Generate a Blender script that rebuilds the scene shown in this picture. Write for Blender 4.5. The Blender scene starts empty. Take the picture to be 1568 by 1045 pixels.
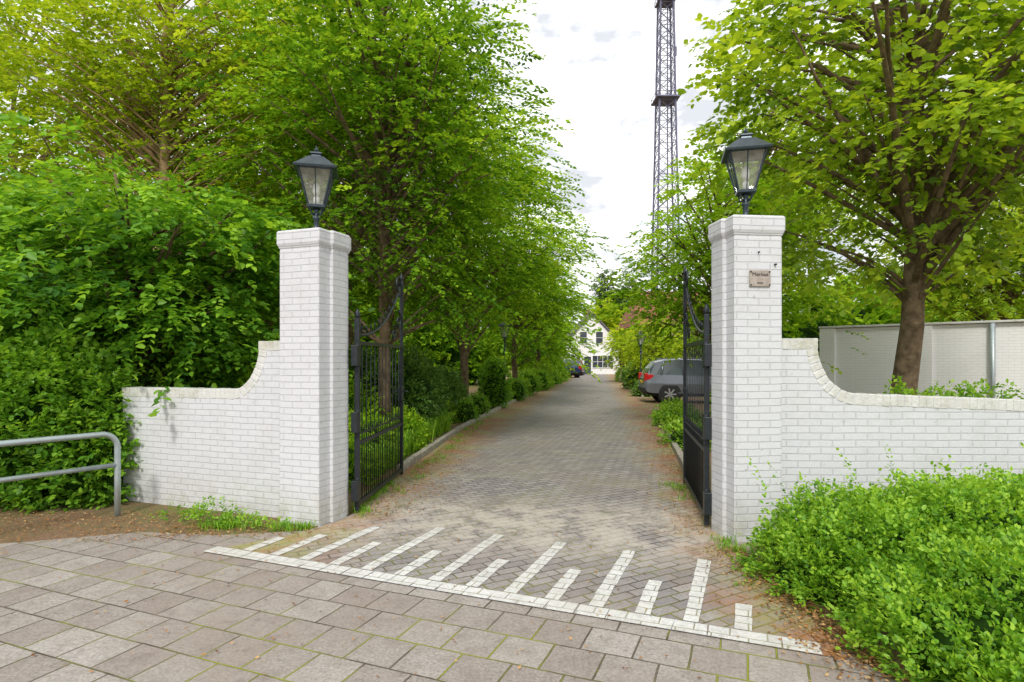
import bpy, math, random
import numpy as np
from mathutils import Vector, Matrix
R = math.radians
random.seed(3)
scene = bpy.context.scene
scene.view_settings.view_transform = 'Standard'
scene.view_settings.look = 'None'
scene.view_settings.exposure = 0

# ------------------------------------------------------------------ camera
cd = bpy.data.cameras.new("camera"); cam = bpy.data.objects.new("camera", cd)
scene.collection.objects.link(cam); scene.camera = cam
cam.location = (0, 0, 1.67); cam.rotation_euler = (R(90), 0, 0)
cd.sensor_width = 36; cd.lens = 20.66; cd.shift_y = 0.0188
cd.clip_start = 0.05; cd.clip_end = 3000

# ------------------------------------------------------------------ node helpers
def newmat(name):
    m = bpy.data.materials.new(name); m.use_nodes = True
    nt = m.node_tree; nt.nodes.clear()
    out = nt.nodes.new('ShaderNodeOutputMaterial')
    return m, nt, out
def N(nt, t, **kw):
    n = nt.nodes.new(t)
    for k, v in kw.items():
        if k in n.inputs.keys(): n.inputs[k].default_value = v
        else: setattr(n, k, v)
    return n
def L(nt, a, b): nt.links.new(a, b)
def c4(c): return (c[0], c[1], c[2], 1)
def mixc(nt, fac, a, b, mode='MIX'):
    n = nt.nodes.new('ShaderNodeMix'); n.data_type = 'RGBA'; n.blend_type = mode
    for idx, v in ((0, fac), (6, a), (7, b)):
        if hasattr(v, 'is_linked') or hasattr(v, 'links'): nt.links.new(v, n.inputs[idx])
        else: n.inputs[idx].default_value = v if idx == 0 else c4(v)
    return n.outputs[2]
def math_(nt, op, a, b=0.0, clamp=False):
    n = nt.nodes.new('ShaderNodeMath'); n.operation = op; n.use_clamp = clamp
    for i, v in ((0, a), (1, b)):
        if hasattr(v, 'links'): nt.links.new(v, n.inputs[i])
        else: n.inputs[i].default_value = v
    return n.outputs[0]
def noise(nt, vec, scale, detail=4, rough=.6):
    n = N(nt, 'ShaderNodeTexNoise'); n.inputs['Scale'].default_value = scale
    n.inputs['Detail'].default_value = detail; n.inputs['Roughness'].default_value = rough
    if vec is not None: L(nt, vec, n.inputs['Vector'])
    return n.outputs['Fac']
def mrange(nt, v, a, b, c=0, d=1):
    n = nt.nodes.new('ShaderNodeMapRange'); n.clamp = True
    L(nt, v, n.inputs[0])
    for i, x in enumerate((a, b, c, d)): n.inputs[i+1].default_value = x
    return n.outputs[0]

def simple(name, col, rough=.6, metal=0, var=.15, scale=8, bump=0, spec=.5, stain=None):
    m, nt, out = newmat(name)
    tc = N(nt, 'ShaderNodeTexCoord').outputs['Object']
    nz = noise(nt, tc, scale)
    c = mixc(nt, mrange(nt, nz, .3, .7), tuple(x*(1-var) for x in col), tuple(min(1, x*(1+var)) for x in col))
    if stain: c = mixc(nt, mrange(nt, noise(nt, tc, scale*.35, 6, .75), .48, .66, 0, .75), c, stain)
    p = N(nt, 'ShaderNodeBsdfPrincipled', Roughness=rough, Metallic=metal)
    p.inputs['Specular IOR Level'].default_value = spec
    L(nt, c, p.inputs['Base Color'])
    if bump:
        b = N(nt, 'ShaderNodeBump', Strength=bump, Distance=.02)
        L(nt, noise(nt, tc, scale*4), b.inputs['Height']); L(nt, b.outputs[0], p.inputs['Normal'])
    L(nt, p.outputs[0], out.inputs[0])
    return m

def leafmat(name, dark, mid, light, trans=.38, tboost=1.6, gloss=False):
    m, nt, out = newmat(name)
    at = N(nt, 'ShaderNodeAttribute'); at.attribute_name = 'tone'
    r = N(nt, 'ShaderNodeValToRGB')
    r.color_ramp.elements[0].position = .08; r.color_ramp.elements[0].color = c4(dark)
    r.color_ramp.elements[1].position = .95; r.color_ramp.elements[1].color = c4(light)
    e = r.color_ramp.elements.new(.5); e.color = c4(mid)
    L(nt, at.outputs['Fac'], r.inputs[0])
    if gloss:
        p = N(nt, 'ShaderNodeBsdfPrincipled', Roughness=.45)
        p.inputs['Specular IOR Level'].default_value = .35
        L(nt, r.outputs[0], p.inputs['Base Color'])
    else:
        p = N(nt, 'ShaderNodeBsdfDiffuse'); L(nt, r.outputs[0], p.inputs[0])
    t = N(nt, 'ShaderNodeBsdfTranslucent')
    tcol = mixc(nt, 1.0, r.outputs[0], (tboost*1.1, tboost, .6*tboost), 'MULTIPLY')
    L(nt, tcol, t.inputs[0])
    mx = N(nt, 'ShaderNodeMixShader'); mx.inputs[0].default_value = trans
    L(nt, p.outputs[0], mx.inputs[1]); L(nt, t.outputs[0], mx.inputs[2])
    L(nt, mx.outputs[0], out.inputs[0])
    return m

def brickmat(name, c1, c2, mortar, bw, rh, ms, rot=0, wall=False, bump=.5, dist=.008, rough=.85,
             stain=None, moss=0, grain=.25, sandband=None, edges=None, offs=.5, clean=False, dirt=0):
    m, nt, out = newmat(name)
    tc = N(nt, 'ShaderNodeTexCoord').outputs['Object']
    if wall:
        s = N(nt, 'ShaderNodeSeparateXYZ'); L(nt, tc, s.inputs[0])
        cb = N(nt, 'ShaderNodeCombineXYZ')
        L(nt, math_(nt, 'ADD', s.outputs[0], s.outputs[1]), cb.inputs[0]); L(nt, s.outputs[2], cb.inputs[1])
        vec = cb.outputs[0]
    else:
        mp = N(nt, 'ShaderNodeMapping'); mp.inputs['Rotation'].default_value = (0, 0, rot)
        L(nt, tc, mp.inputs[0]); vec = mp.outputs[0]
    wn = N(nt, 'ShaderNodeTexNoise'); wn.inputs['Scale'].default_value = 3.0; L(nt, vec, wn.inputs['Vector'])
    va = N(nt, 'ShaderNodeVectorMath'); va.operation = 'MULTIPLY_ADD'
    L(nt, wn.outputs['Color'], va.inputs[0]); va.inputs[1].default_value = (ms*2.2,)*3; L(nt, vec, va.inputs[2])
    b = N(nt, 'ShaderNodeTexBrick'); b.offset = offs
    L(nt, va.outputs[0], b.inputs['Vector'])
    b.inputs['Color1'].default_value = c4(c1); b.inputs['Color2'].default_value = c4(c2)
    b.inputs['Mortar'].default_value = c4(mortar); b.inputs['Scale'].default_value = 1
    b.inputs['Mortar Size'].default_value = ms; b.inputs['Mortar Smooth'].default_value = .5
    b.inputs['Brick Width'].default_value = bw; b.inputs['Row Height'].default_value = rh
    col = b.outputs['Color']
    big = noise(nt, tc, .7, 5, .65); fine = noise(nt, tc, 60, 3, .7); med = noise(nt, tc, 6, 5, .7)
    g = mrange(nt, fine, .3, .7, 1-grain, 1+grain*.7)
    gc = N(nt, 'ShaderNodeCombineColor'); [L(nt, g, gc.inputs[i]) for i in range(3)]
    col = mixc(nt, 1.0, col, gc.outputs[0], 'MULTIPLY')
    if stain:
        col = mixc(nt, mrange(nt, big, .42, .66, 0, .7), col, stain)
        col = mixc(nt, mrange(nt, med, .48, .72, 0, .55), col, tuple(x*.66 for x in stain))
        col = mixc(nt, mrange(nt, noise(nt, tc, 18, 5, .75), .56, .70, 0, .5), col, tuple(x*.5 for x in stain))
    if dirt:
        dm = math_(nt, 'MULTIPLY', b.outputs['Fac'], mrange(nt, noise(nt, tc, 2.3, 4), .42, .58, .2, dirt))
        col = mixc(nt, dm, col, (.06, .045, .025))
    if moss:
        mm = math_(nt, 'MULTIPLY', b.outputs['Fac'], mrange(nt, noise(nt, tc, 1.1, 4), .46, .56, 0, moss))
        col = mixc(nt, mm, col, (.25, .27, .03))
    if sandband:
        sp = N(nt, 'ShaderNodeSeparateXYZ'); L(nt, tc, sp.inputs[0])
        y0, y1, w, slope = sandband
        yy = math_(nt, 'ADD', sp.outputs[1], math_(nt, 'MULTIPLY', sp.outputs[0], slope))
        d = math_(nt, 'MULTIPLY', mrange(nt, yy, y0-w, y0), mrange(nt, yy, y1, y1+w, 1, 0))
        d = math_(nt, 'MULTIPLY', d, mrange(nt, noise(nt, tc, 2.6, 8, .78), .42, .55, 0, 1))
        col = mixc(nt, math_(nt, 'MULTIPLY', d, .8), col, (.50, .45, .385))
    if edges:   # litter and moss gathering along both sides of the drive (real distance from its centre line)
        sp = N(nt, 'ShaderNodeSeparateXYZ'); L(nt, tc, sp.inputs[0])
        cx, sl, hw0, hws = edges
        cen = math_(nt, 'ADD', math_(nt, 'MULTIPLY', sp.outputs[1], sl), cx)
        dist_ = math_(nt, 'ABSOLUTE', math_(nt, 'SUBTRACT', sp.outputs[0], cen))
        e = math_(nt, 'ADD', mrange(nt, dist_, hw0-.95, hw0+.1, -.3, 1.0), math_(nt, 'MULTIPLY', math_(nt, 'SUBTRACT', noise(nt, tc, 1.8, 7, .75), .5), 2.6), True)
        e = math_(nt, 'MULTIPLY', e, mrange(nt, dist_, hw0-1.3, hw0-.5))
        e = math_(nt, 'MULTIPLY', e, mrange(nt, noise(nt, tc, 30, 3, .7), .35, .6, .35, 1))
        lit = mixc(nt, mrange(nt, noise(nt, tc, 1.2, 3), .46, .60), (.36, .15, .045), (.30, .28, .06))
        col = mixc(nt, math_(nt, 'MULTIPLY', e, .88), col, lit)
    if wall and not clean:
        sp = N(nt, 'ShaderNodeSeparateXYZ'); L(nt, tc, sp.inputs[0])
        low = mrange(nt, sp.outputs[2], .02, .45, .95, 0)
        dn = math_(nt, 'MULTIPLY', low, mrange(nt, noise(nt, tc, 7, 6, .75), .4, .65))
        col = mixc(nt, math_(nt, 'MULTIPLY', dn, .65), col, (.34, .33, .22))
        st = mrange(nt, noise(nt, tc, 2.2, 7, .75), .50, .70, 0, .5)
        col = mixc(nt, st, col, (.50, .50, .485))
        speck = mrange(nt, noise(nt, tc, 16, 3, .6), .70, .73, 0, .6)
        col = mixc(nt, speck, col, (.34, .32, .27))
        col = mixc(nt, mrange(nt, noise(nt, tc, 26, 5, .8), .59, .67, 0, .3), col, (.46, .44, .40))
    p = N(nt, 'ShaderNodeBsdfPrincipled', Roughness=rough)
    p.inputs['Specular IOR Level'].default_value = .25
    L(nt, col, p.inputs['Base Color'])
    h = math_(nt, 'SUBTRACT', math_(nt, 'MULTIPLY', fine, .25), b.outputs['Fac'])
    h = math_(nt, 'ADD', h, math_(nt, 'MULTIPLY', med, .6))
    bp = N(nt, 'ShaderNodeBump', Strength=bump, Distance=dist)
    L(nt, h, bp.inputs['Height']); L(nt, bp.outputs[0], p.inputs['Normal'])
    L(nt, p.outputs[0], out.inputs[0])
    return m

# ------------------------------------------------------------------ materials
M_white = brickmat("white_painted_brick", (.635, .64, .66), (.61, .615, .64), (.54, .545, .565), .215, .066, .006, wall=True, bump=.7, dist=.007, grain=.06, rough=.6)
M_whiteR = brickmat("white_painted_yard_wall", (.88, .88, .88), (.86, .86, .86), (.76, .76, .76), .215, .066, .007, wall=True, bump=.5, dist=.006, grain=.03, rough=.6, clean=True)
M_coping = simple("white_coping_brick", (.62, .615, .59), .7, var=.11, scale=9, bump=.4, stain=(.42, .41, .31))
M_plain = simple("white_paint", (.80, .80, .79), .6, var=.04, scale=3)
M_iron = simple("black_iron", (.022, .027, .032), .38, .3, var=.3, scale=20)
M_lant = simple("lantern_metal", (.045, .062, .078), .32, .5, var=.25, scale=14)
M_galv = simple("galvanised_steel", (.42, .48, .49), .42, .6, var=.12, scale=12)
M_pave = brickmat("concrete_pavers", (.40, .37, .34), (.29, .25, .225), (.13, .105, .075), .30, .30, .007, rot=R(22), stain=(.285, .235, .195), moss=.95, bump=.8, grain=.36, dirt=.8)
M_drive = brickmat("clay_brick_paving", (.355, .33, .315), (.235, .215, .215), (.12, .10, .08), .21, .105, .008, rot=R(-30), stain=(.28, .245, .215), moss=.6,
                   sandband=(5.5, 6.5, .7, .12), edges=(-.72, .147, 2.0, 0), bump=.8, grain=.3, dirt=.55)
M_mark = brickmat("white_marking_bricks", (.68, .68, .66), (.60, .60, .58), (.30, .27, .23), .21, .105, .005, rot=R(22), bump=.6, grain=.24, moss=.4, stain=(.53, .50, .45))
M_bark = simple("bark", (.19, .135, .085), .95, var=.5, scale=9, bump=1.0, spec=.1)
M_bark2 = simple("bark_pale", (.36, .24, .135), .95, var=.45, scale=5, bump=1.0, spec=.1)
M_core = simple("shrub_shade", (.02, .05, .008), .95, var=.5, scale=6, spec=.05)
M_kerb = simple("kerb_concrete", (.34, .31, .26), .9, var=.3, scale=9, bump=.5)
M_steel = simple("tower_steel", (.13, .13, .20), .6, .1, var=.2, scale=.3)
M_glassd = simple("window_glass", (.05, .065, .08), .12, 0, var=.5, scale=.8, spec=.8)
M_tile = brickmat("roof_tiles", (.36, .15, .085), (.28, .115, .07), (.12, .05, .035), .25, .3, .03, wall=True, grain=.2, dist=.03, clean=True)
M_tileg = brickmat("roof_tiles_grey", (.20, .19, .20), (.15, .14, .14), (.07, .07, .07), .25, .3, .03, wall=True, grain=.2, dist=.03, clean=True)
M_brickh = brickmat("house_brick", (.30, .15, .10), (.24, .11, .08), (.3, .27, .22), .22, .07, .01, wall=True)
M_stone = simple("plaque_stone", (.36, .31, .27), .8, var=.2, scale=30)
M_black = simple("dark_rubber", (.015, .015, .016), .7, var=.2)
M_carS = simple("car_paint_silver", (.24, .26, .31), .25, .6, var=.05, scale=1)
M_carB = simple("car_paint_blue", (.02, .04, .12), .25, .2, var=.05, scale=1)
M_carR = simple("car_paint_red", (.16, .02, .02), .25, .1, var=.05, scale=1)
M_red = simple("tail_light_red", (.45, .01, .01), .2, var=.1)
M_alloy = simple("alloy_wheel", (.5, .5, .52), .35, .7, var=.1)
M_plateY = simple("number_plate_yellow", (.7, .5, .03), .5, var=.05)

def glassmat():
    m, nt, out = newmat("lantern_glass")
    t = N(nt, 'ShaderNodeBsdfTransparent'); t.inputs[0].default_value = (.95, .97, .96, 1)
    g = N(nt, 'ShaderNodeBsdfGlossy', Roughness=.05)
    d = N(nt, 'ShaderNodeBsdfDiffuse'); d.inputs[0].default_value = (.6, .62, .55, 1)
    tc = N(nt, 'ShaderNodeTexCoord').outputs['Object']
    m1 = N(nt, 'ShaderNodeMixShader'); L(nt, mrange(nt, noise(nt, tc, 9), .3, .8, .08, .38), m1.inputs[0])
    L(nt, t.outputs[0], m1.inputs[1]); L(nt, d.outputs[0], m1.inputs[2])
    m2 = N(nt, 'ShaderNodeMixShader'); m2.inputs[0].default_value = .14
    L(nt, m1.outputs[0], m2.inputs[1]); L(nt, g.outputs[0], m2.inputs[2]); L(nt, m2.outputs[0], out.inputs[0])
    return m
M_glass = glassmat()

def groundmat():
    m, nt, out = newmat("soil_and_grass")
    tc = N(nt, 'ShaderNodeTexCoord').outputs['Object']
    c = mixc(nt, mrange(nt, noise(nt, tc, .5, 5), .4, .6), (.22, .15, .09), (.11, .15, .03))
    c = mixc(nt, mrange(nt, noise(nt, tc, 14, 5, .75), .42, .62, 0, .8), c, (.30, .15, .08))
    c = mixc(nt, mrange(nt, noise(nt, tc, 45, 3, .75), .5, .65, 0, .8), c, (.12, .075, .04))
    p = N(nt, 'ShaderNodeBsdfPrincipled', Roughness=.95); L(nt, c, p.inputs['Base Color'])
    b = N(nt, 'ShaderNodeBump', Strength=.8, Distance=.03); L(nt, noise(nt, tc, 25, 5, .7), b.inputs['Height'])
    L(nt, b.outputs[0], p.inputs['Normal']); L(nt, p.outputs[0], out.inputs[0])
    return m
M_ground = groundmat()

LF_horn = leafmat("leaf_hornbeam", (.055, .145, .012), (.17, .34, .02), (.39, .58, .035))
LF_dark = leafmat("leaf_dark_hornbeam", (.04, .135, .014), (.13, .31, .022), (.33, .56, .04), gloss=True)
LF_yel = leafmat("leaf_fresh_yellow", (.19, .31, .02), (.36, .49, .025), (.56, .66, .04), trans=.45, tboost=1.4)
LF_maple = leafmat("leaf_maple", (.11, .21, .015), (.26, .41, .022), (.47, .60, .035), trans=.45, tboost=1.5, gloss=True)
LF_shrub = leafmat("leaf_shrub", (.06, .17, .015), (.17, .37, .025), (.38, .58, .05), gloss=True)
LF_ivy = leafmat("leaf_ivy", (.05, .15, .014), (.13, .30, .022), (.28, .48, .04), gloss=True)
LF_far = leafmat("leaf_far", (.12, .20, .03), (.19, .30, .04), (.28, .42, .07))
LF_poplar = leafmat("leaf_poplar", (.07, .13, .05), (.11, .19, .07), (.17, .26, .10))
LF_litter = leafmat("leaf_litter", (.16, .075, .035), (.36, .17, .06), (.52, .33, .15), trans=.1)
LF_deep = leafmat("leaf_evergreen", (.035, .10, .016), (.09, .20, .028), (.19, .34, .05), trans=.15, gloss=True)

# ------------------------------------------------------------------ mesh builder
def empty(name, loc=(0, 0, 0), rz=0):
    o = bpy.data.objects.new(name, None); scene.collection.objects.link(o)
    o.location = loc; o.rotation_euler = (0, 0, rz); o.empty_display_size = .2
    return o
class MB:
    def __init__(s): s.v = []; s.f = []; s.m = []; s.sm = []
    def _add(s, vs, fs, mat=0, smooth=False):
        o = len(s.v); s.v += [tuple(v) for v in vs]
        for f in fs: s.f.append(tuple(i+o for i in f)); s.m.append(mat); s.sm.append(smooth)
    def box(s, cx, cy, cz, sx, sy, sz, mat=0, rot=None):
        vs = [Vector((x*sx/2, y*sy/2, z*sz/2)) for x in (-1, 1) for y in (-1, 1) for z in (-1, 1)]
        if rot is not None: vs = [rot @ v for v in vs]
        vs = [v + Vector((cx, cy, cz)) for v in vs]
        s._add(vs, [(0, 1, 3, 2), (4, 6, 7, 5), (0, 4, 5, 1), (2, 3, 7, 6), (0, 2, 6, 4), (1, 5, 7, 3)], mat)
    def rings(s, rings, mat=0, smooth=False, cap=True):
        n = len(rings[0]); vs = [p for r in rings for p in r]; fs = []
        for k in range(len(rings)-1):
            for i in range(n):
                j = (i+1) % n
                fs.append((k*n+i, k*n+j, (k+1)*n+j, (k+1)*n+i))
        if cap:
            fs.append(tuple(range(n))[::-1]); fs.append(tuple((len(rings)-1)*n+i for i in range(n)))
        s._add(vs, fs, mat, smooth)
    def tube(s, pts, rad, n=8, mat=0, smooth=True, cap=True):
        pts = [Vector(p) for p in pts]
        if not hasattr(rad, '__len__'): rad = [rad]*len(pts)
        rr = []; prev = None
        for i, p in enumerate(pts):
            t = (pts[min(i+1, len(pts)-1)] - pts[max(i-1, 0)])
            t = t.normalized() if t.length > 1e-9 else Vector((0, 0, 1))
            a = prev if prev is not None else (Vector((1, 0, 0)) if abs(t.x) < .8 else Vector((0, 1, 0)))
            u = (a - t*a.dot(t)).normalized(); w = t.cross(u); prev = u
            rr.append([p + (u*math.cos(2*math.pi*k/n) + w*math.sin(2*math.pi*k/n))*rad[i] for k in range(n)])
        s.rings(rr, mat, smooth, cap)
    def lathe(s, cx, cy, prof, n=12, mat=0, smooth=True, off=0):
        s.rings([[(cx+r*math.cos(off+2*math.pi*k/n), cy+r*math.sin(off+2*math.pi*k/n), z) for k in range(n)] for z, r in prof], mat, smooth)
    def prism(s, poly, y0, y1, mat=0):
        n = len(poly)
        vs = [(x, y0, z) for x, z in poly] + [(x, y1, z) for x, z in poly]
        fs = [tuple(range(n)), tuple(range(2*n-1, n-1, -1))]
        fs += [(i, i+n, (i+1) % n + n, (i+1) % n) for i in range(n)]
        s._add(vs, fs, mat)
    def obj(s, name, mats, parent=None, loc=(0, 0, 0), rz=0, bevel=0):
        me = bpy.data.meshes.new(name); me.from_pydata(s.v, [], s.f)
        for m in mats: me.materials.append(m)
        me.polygons.foreach_set('material_index', s.m); me.polygons.foreach_set('use_smooth', s.sm)
        me.update()
        import bmesh
        bm = bmesh.new(); bm.from_mesh(me); bmesh.ops.recalc_face_normals(bm, faces=bm.faces); bm.to_mesh(me); bm.free()
        o = bpy.data.objects.new(name, me); scene.collection.objects.link(o)
        o.location = loc; o.rotation_euler = (0, 0, rz)
        if parent: o.parent = parent
        if bevel:
            b = o.modifiers.new("bevel", 'BEVEL'); b.width = bevel; b.segments = 2; b.limit_method = 'ANGLE'
        return o
def sheet(name, poly, z, mat):
    mb = MB(); mb._add([(x, y, z) for x, y in poly], [tuple(range(len(poly)))])
    return mb.obj(name, [mat])

# ------------------------------------------------------------------ leaves
def nrm(a): return a/np.maximum(np.linalg.norm(a, axis=-1, keepdims=True), 1e-9)
def leaf_mesh(name, P, D, Nn, Ls, tone, mat, parent=None, wide=.3, nice=False):
    n = len(P); D = nrm(D); S = nrm(np.cross(D, Nn)); U = np.cross(S, D); Ls = Ls[:, None]
    if nice:
        pts = [P, P+D*Ls*.28+S*Ls*wide+U*Ls*.08, P+D*Ls*.66+S*Ls*wide*.8+U*Ls*.06, P+D*Ls-U*Ls*.06,
               P+D*Ls*.66-S*Ls*wide*.8+U*Ls*.06, P+D*Ls*.28-S*Ls*wide+U*Ls*.08]
        k = 6; fpat = np.array([[0, 1, 2, 3], [0, 3, 4, 5]])
    else:
        pts = [P, P+D*Ls*.45+S*Ls*wide+U*Ls*.07, P+D*Ls, P+D*Ls*.45-S*Ls*wide+U*Ls*.07]
        k = 4; fpat = np.array([[0, 1, 2, 3]])
    V = np.stack(pts, 1).reshape(-1, 3).astype(np.float32)
    F = (np.arange(n)[:, None, None]*k + fpat[None]).reshape(-1).astype(np.int32)
    nf = n*len(fpat)
    me = bpy.data.meshes.new(name)
    me.vertices.add(len(V)); me.vertices.foreach_set('co', V.ravel())
    me.loops.add(len(F)); me.loops.foreach_set('vertex_index', F)
    me.polygons.add(nf); me.polygons.foreach_set('loop_start', np.arange(nf, dtype=np.int32)*4)
    me.update(calc_edges=True)
    a = me.attributes.new('tone', 'FLOAT', 'FACE')
    a.data.foreach_set('value', np.repeat(tone, len(fpat)).astype(np.float32))
    me.materials.append(mat)
    o = bpy.data.objects.new(name, me); scene.collection.objects.link(o)
    if parent: o.parent = parent
    return o
def sprays(rng, C, D, length, k, leaf, tone, flat=.75, droop=.25, tj=.15):
    M = len(C); D = nrm(D)
    up = nrm(np.array([0, 0, 1.0]) + rng.normal(0, 1-flat, (M, 3)))
    side = nrm(np.cross(D, up))
    t = np.linspace(.08, 1, k)[None, :, None]
    ln = (length*rng.uniform(.6, 1.3, M))[:, None, None]
    P = C[:, None] + D[:, None]*t*ln + np.array([0, 0, -1.0])*droop*ln*t**2
    sg = np.where(np.arange(k) % 2, 1., -1.)[None, :, None]
    LD = D[:, None]*.75 + side[:, None]*sg*(.9-.5*t) + rng.normal(0, .22, (M, k, 3)) + np.array([0, 0, -.15])
    NN = up[:, None] + rng.normal(0, .33, (M, k, 3))
    P = P + rng.normal(0, .012, P.shape)
    LS = leaf*rng.uniform(.6, 1.2, (M, k))
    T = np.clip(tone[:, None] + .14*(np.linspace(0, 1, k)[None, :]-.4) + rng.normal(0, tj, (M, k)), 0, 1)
    return P.reshape(-1, 3), LD.reshape(-1, 3), NN.reshape(-1, 3), LS.ravel(), T.ravel()
def lump(d, s):
    return (.5*np.sin(d[:, 0]*3.1+s)+.5*np.sin(d[:, 1]*3.7+2*s)+.5*np.sin(d[:, 2]*4.3+3*s)+.4*np.sin(d[:, 0]*7+d[:, 2]*6+s*5))/1.9

def tree(name, base, c, r, lf, seed, trunk_r=.15, bark=None, nclump=110, twigs=22, k=12, leaf=.1, tl=.55, clump_r=.55,
         nice=False, wide=.3, zmin=None, rough=.3, keep=None, tone0=.5, outer=.42, droop=.25, flatz=.34, limb=1.0):
    rng = np.random.default_rng(seed); e = empty(name, (0, 0, 0)); bark = bark or M_bark
    c = np.array(c, float); r = np.array(r, float)
    d = nrm(rng.normal(0, 1, (nclump*3, 3)))
    rad = rng.random(nclump*3)**outer*(1+rough*lump(d, seed*1.3))
    cc = c + d*r*rad[:, None]*.92
    if zmin is not None: cc = cc[cc[:, 2] > zmin]
    if keep is not None: cc = cc[keep(cc)]
    cc = cc[:nclump]; n = len(cc)
    mb = MB(); top = np.array([c[0]*.6+base[0]*.4, c[1], c[2]+r[2]*.75]); b0 = np.array([base[0], base[1], -.05])
    tp = []; tr = []; wob = rng.normal(0, .05*trunk_r/.15, (9, 2))
    for i in range(9):
        t = i/8; p = b0*(1-t)+top*t; p[:2] += wob[i]*(t > 0)
        tp.append(p); tr.append(trunk_r*(1.35 if i == 0 else 1)*(1-.85*t))
    mb.tube(tp, tr, 12)
    for i in range(n):
        q = cc[i]; hor = np.linalg.norm(q[:2]-b0[:2])
        zz = max(q[2]-hor*rng.uniform(.5, .95), c[2]-r[2]*.95, 1.2)
        t = min(.95, max(.12, (zz+.05)/(top[2]+.05)))
        st = b0*(1-t)+top*t; j = min(7, int(t*8)); f = t*8-j; st[:2] += (wob[j]*(1-f)+wob[j+1]*f)
        L0 = np.linalg.norm(q-st); md = (st*.5+q*.5)+np.array([0, 0, L0*.1])+rng.normal(0, .06*L0, 3)
        rb = min(trunk_r*.42, .012+.014*L0)*limb
        pts = [st*(1-s)**2+md*2*s*(1-s)+q*s*s for s in (0, .25, .5, .75, 1)]
        mb.tube(pts, [rb, rb*.8, rb*.6, rb*.4, rb*.18], 5, cap=False)
    mb.obj("trunk_and_limbs", [bark], e)
    M = n*twigs
    off = rng.normal(0, 1, (M, 3))*np.array([1.15, 1.15, flatz])*clump_r
    cl = np.repeat(cc, twigs, 0)
    off[:, 2] -= .18*(off[:, 0]**2+off[:, 1]**2)/max(clump_r, .1)
    C = cl + off
    out = nrm((C-c)/r*np.array([1, 1, .45])) ; D = out*.8 + nrm(off)*.75 + rng.normal(0, .32, (M, 3)); D[:, 2] *= .5
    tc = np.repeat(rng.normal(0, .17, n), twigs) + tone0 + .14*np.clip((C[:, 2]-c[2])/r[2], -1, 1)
    if keep is not None:
        kk = keep(C); C = C[kk]; D = D[kk]; tc = tc[kk]
    A = sprays(rng, C, D, tl, k, leaf, tc, droop=droop)
    leaf_mesh("foliage", A[0], A[1], A[2], A[3], A[4], lf, e, wide, nice)
    return e

def shrub(name, lobes, lf, seed, dens=260, k=10, leaf=.05, tl=.18, nice=False, wide=.32, core=True, tone0=.5, parent=None, jag=.12, up=.3, tj=.16):
    rng = np.random.default_rng(seed); e = parent or empty(name)
    Cs = []; Ds = []; Ts = []
    mb = MB()
    for q, (cx, cy, cz, rx, ry, rz) in enumerate(lobes):
        area = 2.2*math.pi*((rx*ry+rx*rz+ry*rz)/3)*1.3
        n = max(20, int(area*dens))
        d = nrm(rng.normal(0, 1, (n, 3)))
        rad = (1+jag*lump(d*1.7, seed+q)+jag*.5*lump(d*6.1, seed+2*q)) * (1-.25*rng.random(n)**2)
        C = np.array([cx, cy, cz])+d*np.array([rx, ry, rz])*rad[:, None]
        kp = C[:, 2] > .01
        for w, (ax, ay, az, bx, by, bz) in enumerate(lobes):
            if w == q: continue
            kp &= (((C-np.array([ax, ay, az]))/np.array([bx, by, bz]))**2).sum(1) > .55
        Cs.append(C[kp]); dd = nrm(d/np.array([rx, ry, rz])) + rng.normal(0, .5, (n, 3)); dd[:, 2] += up
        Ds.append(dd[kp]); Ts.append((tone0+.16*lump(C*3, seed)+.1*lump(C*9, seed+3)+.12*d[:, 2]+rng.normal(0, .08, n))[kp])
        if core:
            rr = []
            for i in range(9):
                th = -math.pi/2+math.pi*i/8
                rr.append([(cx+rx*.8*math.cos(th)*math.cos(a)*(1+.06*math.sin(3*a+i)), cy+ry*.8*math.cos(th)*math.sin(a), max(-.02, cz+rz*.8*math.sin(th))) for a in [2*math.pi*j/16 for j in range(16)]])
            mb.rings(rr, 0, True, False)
    C = np.concatenate(Cs); D = np.concatenate(Ds); T = np.concatenate(Ts)
    A = sprays(rng, C, D, tl, k, leaf, T, flat=.5, droop=.1, tj=tj)
    kz = A[0][:, 2] > 0
    leaf_mesh("foliage", A[0][kz], A[1][kz], A[2][kz], A[3][kz], A[4][kz], lf, e, wide, nice)
    if core: mb.obj("shade_core", [M_core], e)  # dark filler shells inside the lobes; interior foliage shade put into their colour
    return e

def blades(name, pts, lf, seed, per=16, h=.35, w=.012, spread=.5, tone0=.5):
    rng = np.random.default_rng(seed); V = []; F = []; T = []
    for (x, y) in pts:
        for i in range(per):
            a = rng.uniform(0, 6.283); hh = h*rng.uniform(.5, 1.15); sp = spread*hh*rng.uniform(.2, 1)
            bx, by = x+rng.normal(0, .04), y+rng.normal(0, .04); dx, dy = math.cos(a), math.sin(a); px, py = -dy*w, dx*w
            o = len(V)
            for t, ww, z in ((0, 1, 0), (.35, 1, .6), (.7, .8, .95), (1.1, .05, .85)):
                cx, cy, cz = bx+dx*sp*t, by+dy*sp*t, hh*z
                V += [(cx-px*ww, cy-py*ww, cz), (cx+px*ww, cy+py*ww, cz)]
            for q in range(3): F.append((o+2*q, o+2*q+1, o+2*q+3, o+2*q+2)); T.append(min(1, max(0, rng.normal(tone0, .2))))
    me = bpy.data.meshes.new(name); me.from_pydata(V, [], F); a = me.attributes.new('tone', 'FLOAT', 'FACE'); a.data.foreach_set('value', T)
    me.materials.append(lf); o = bpy.data.objects.new(name, me); scene.collection.objects.link(o); return o

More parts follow.
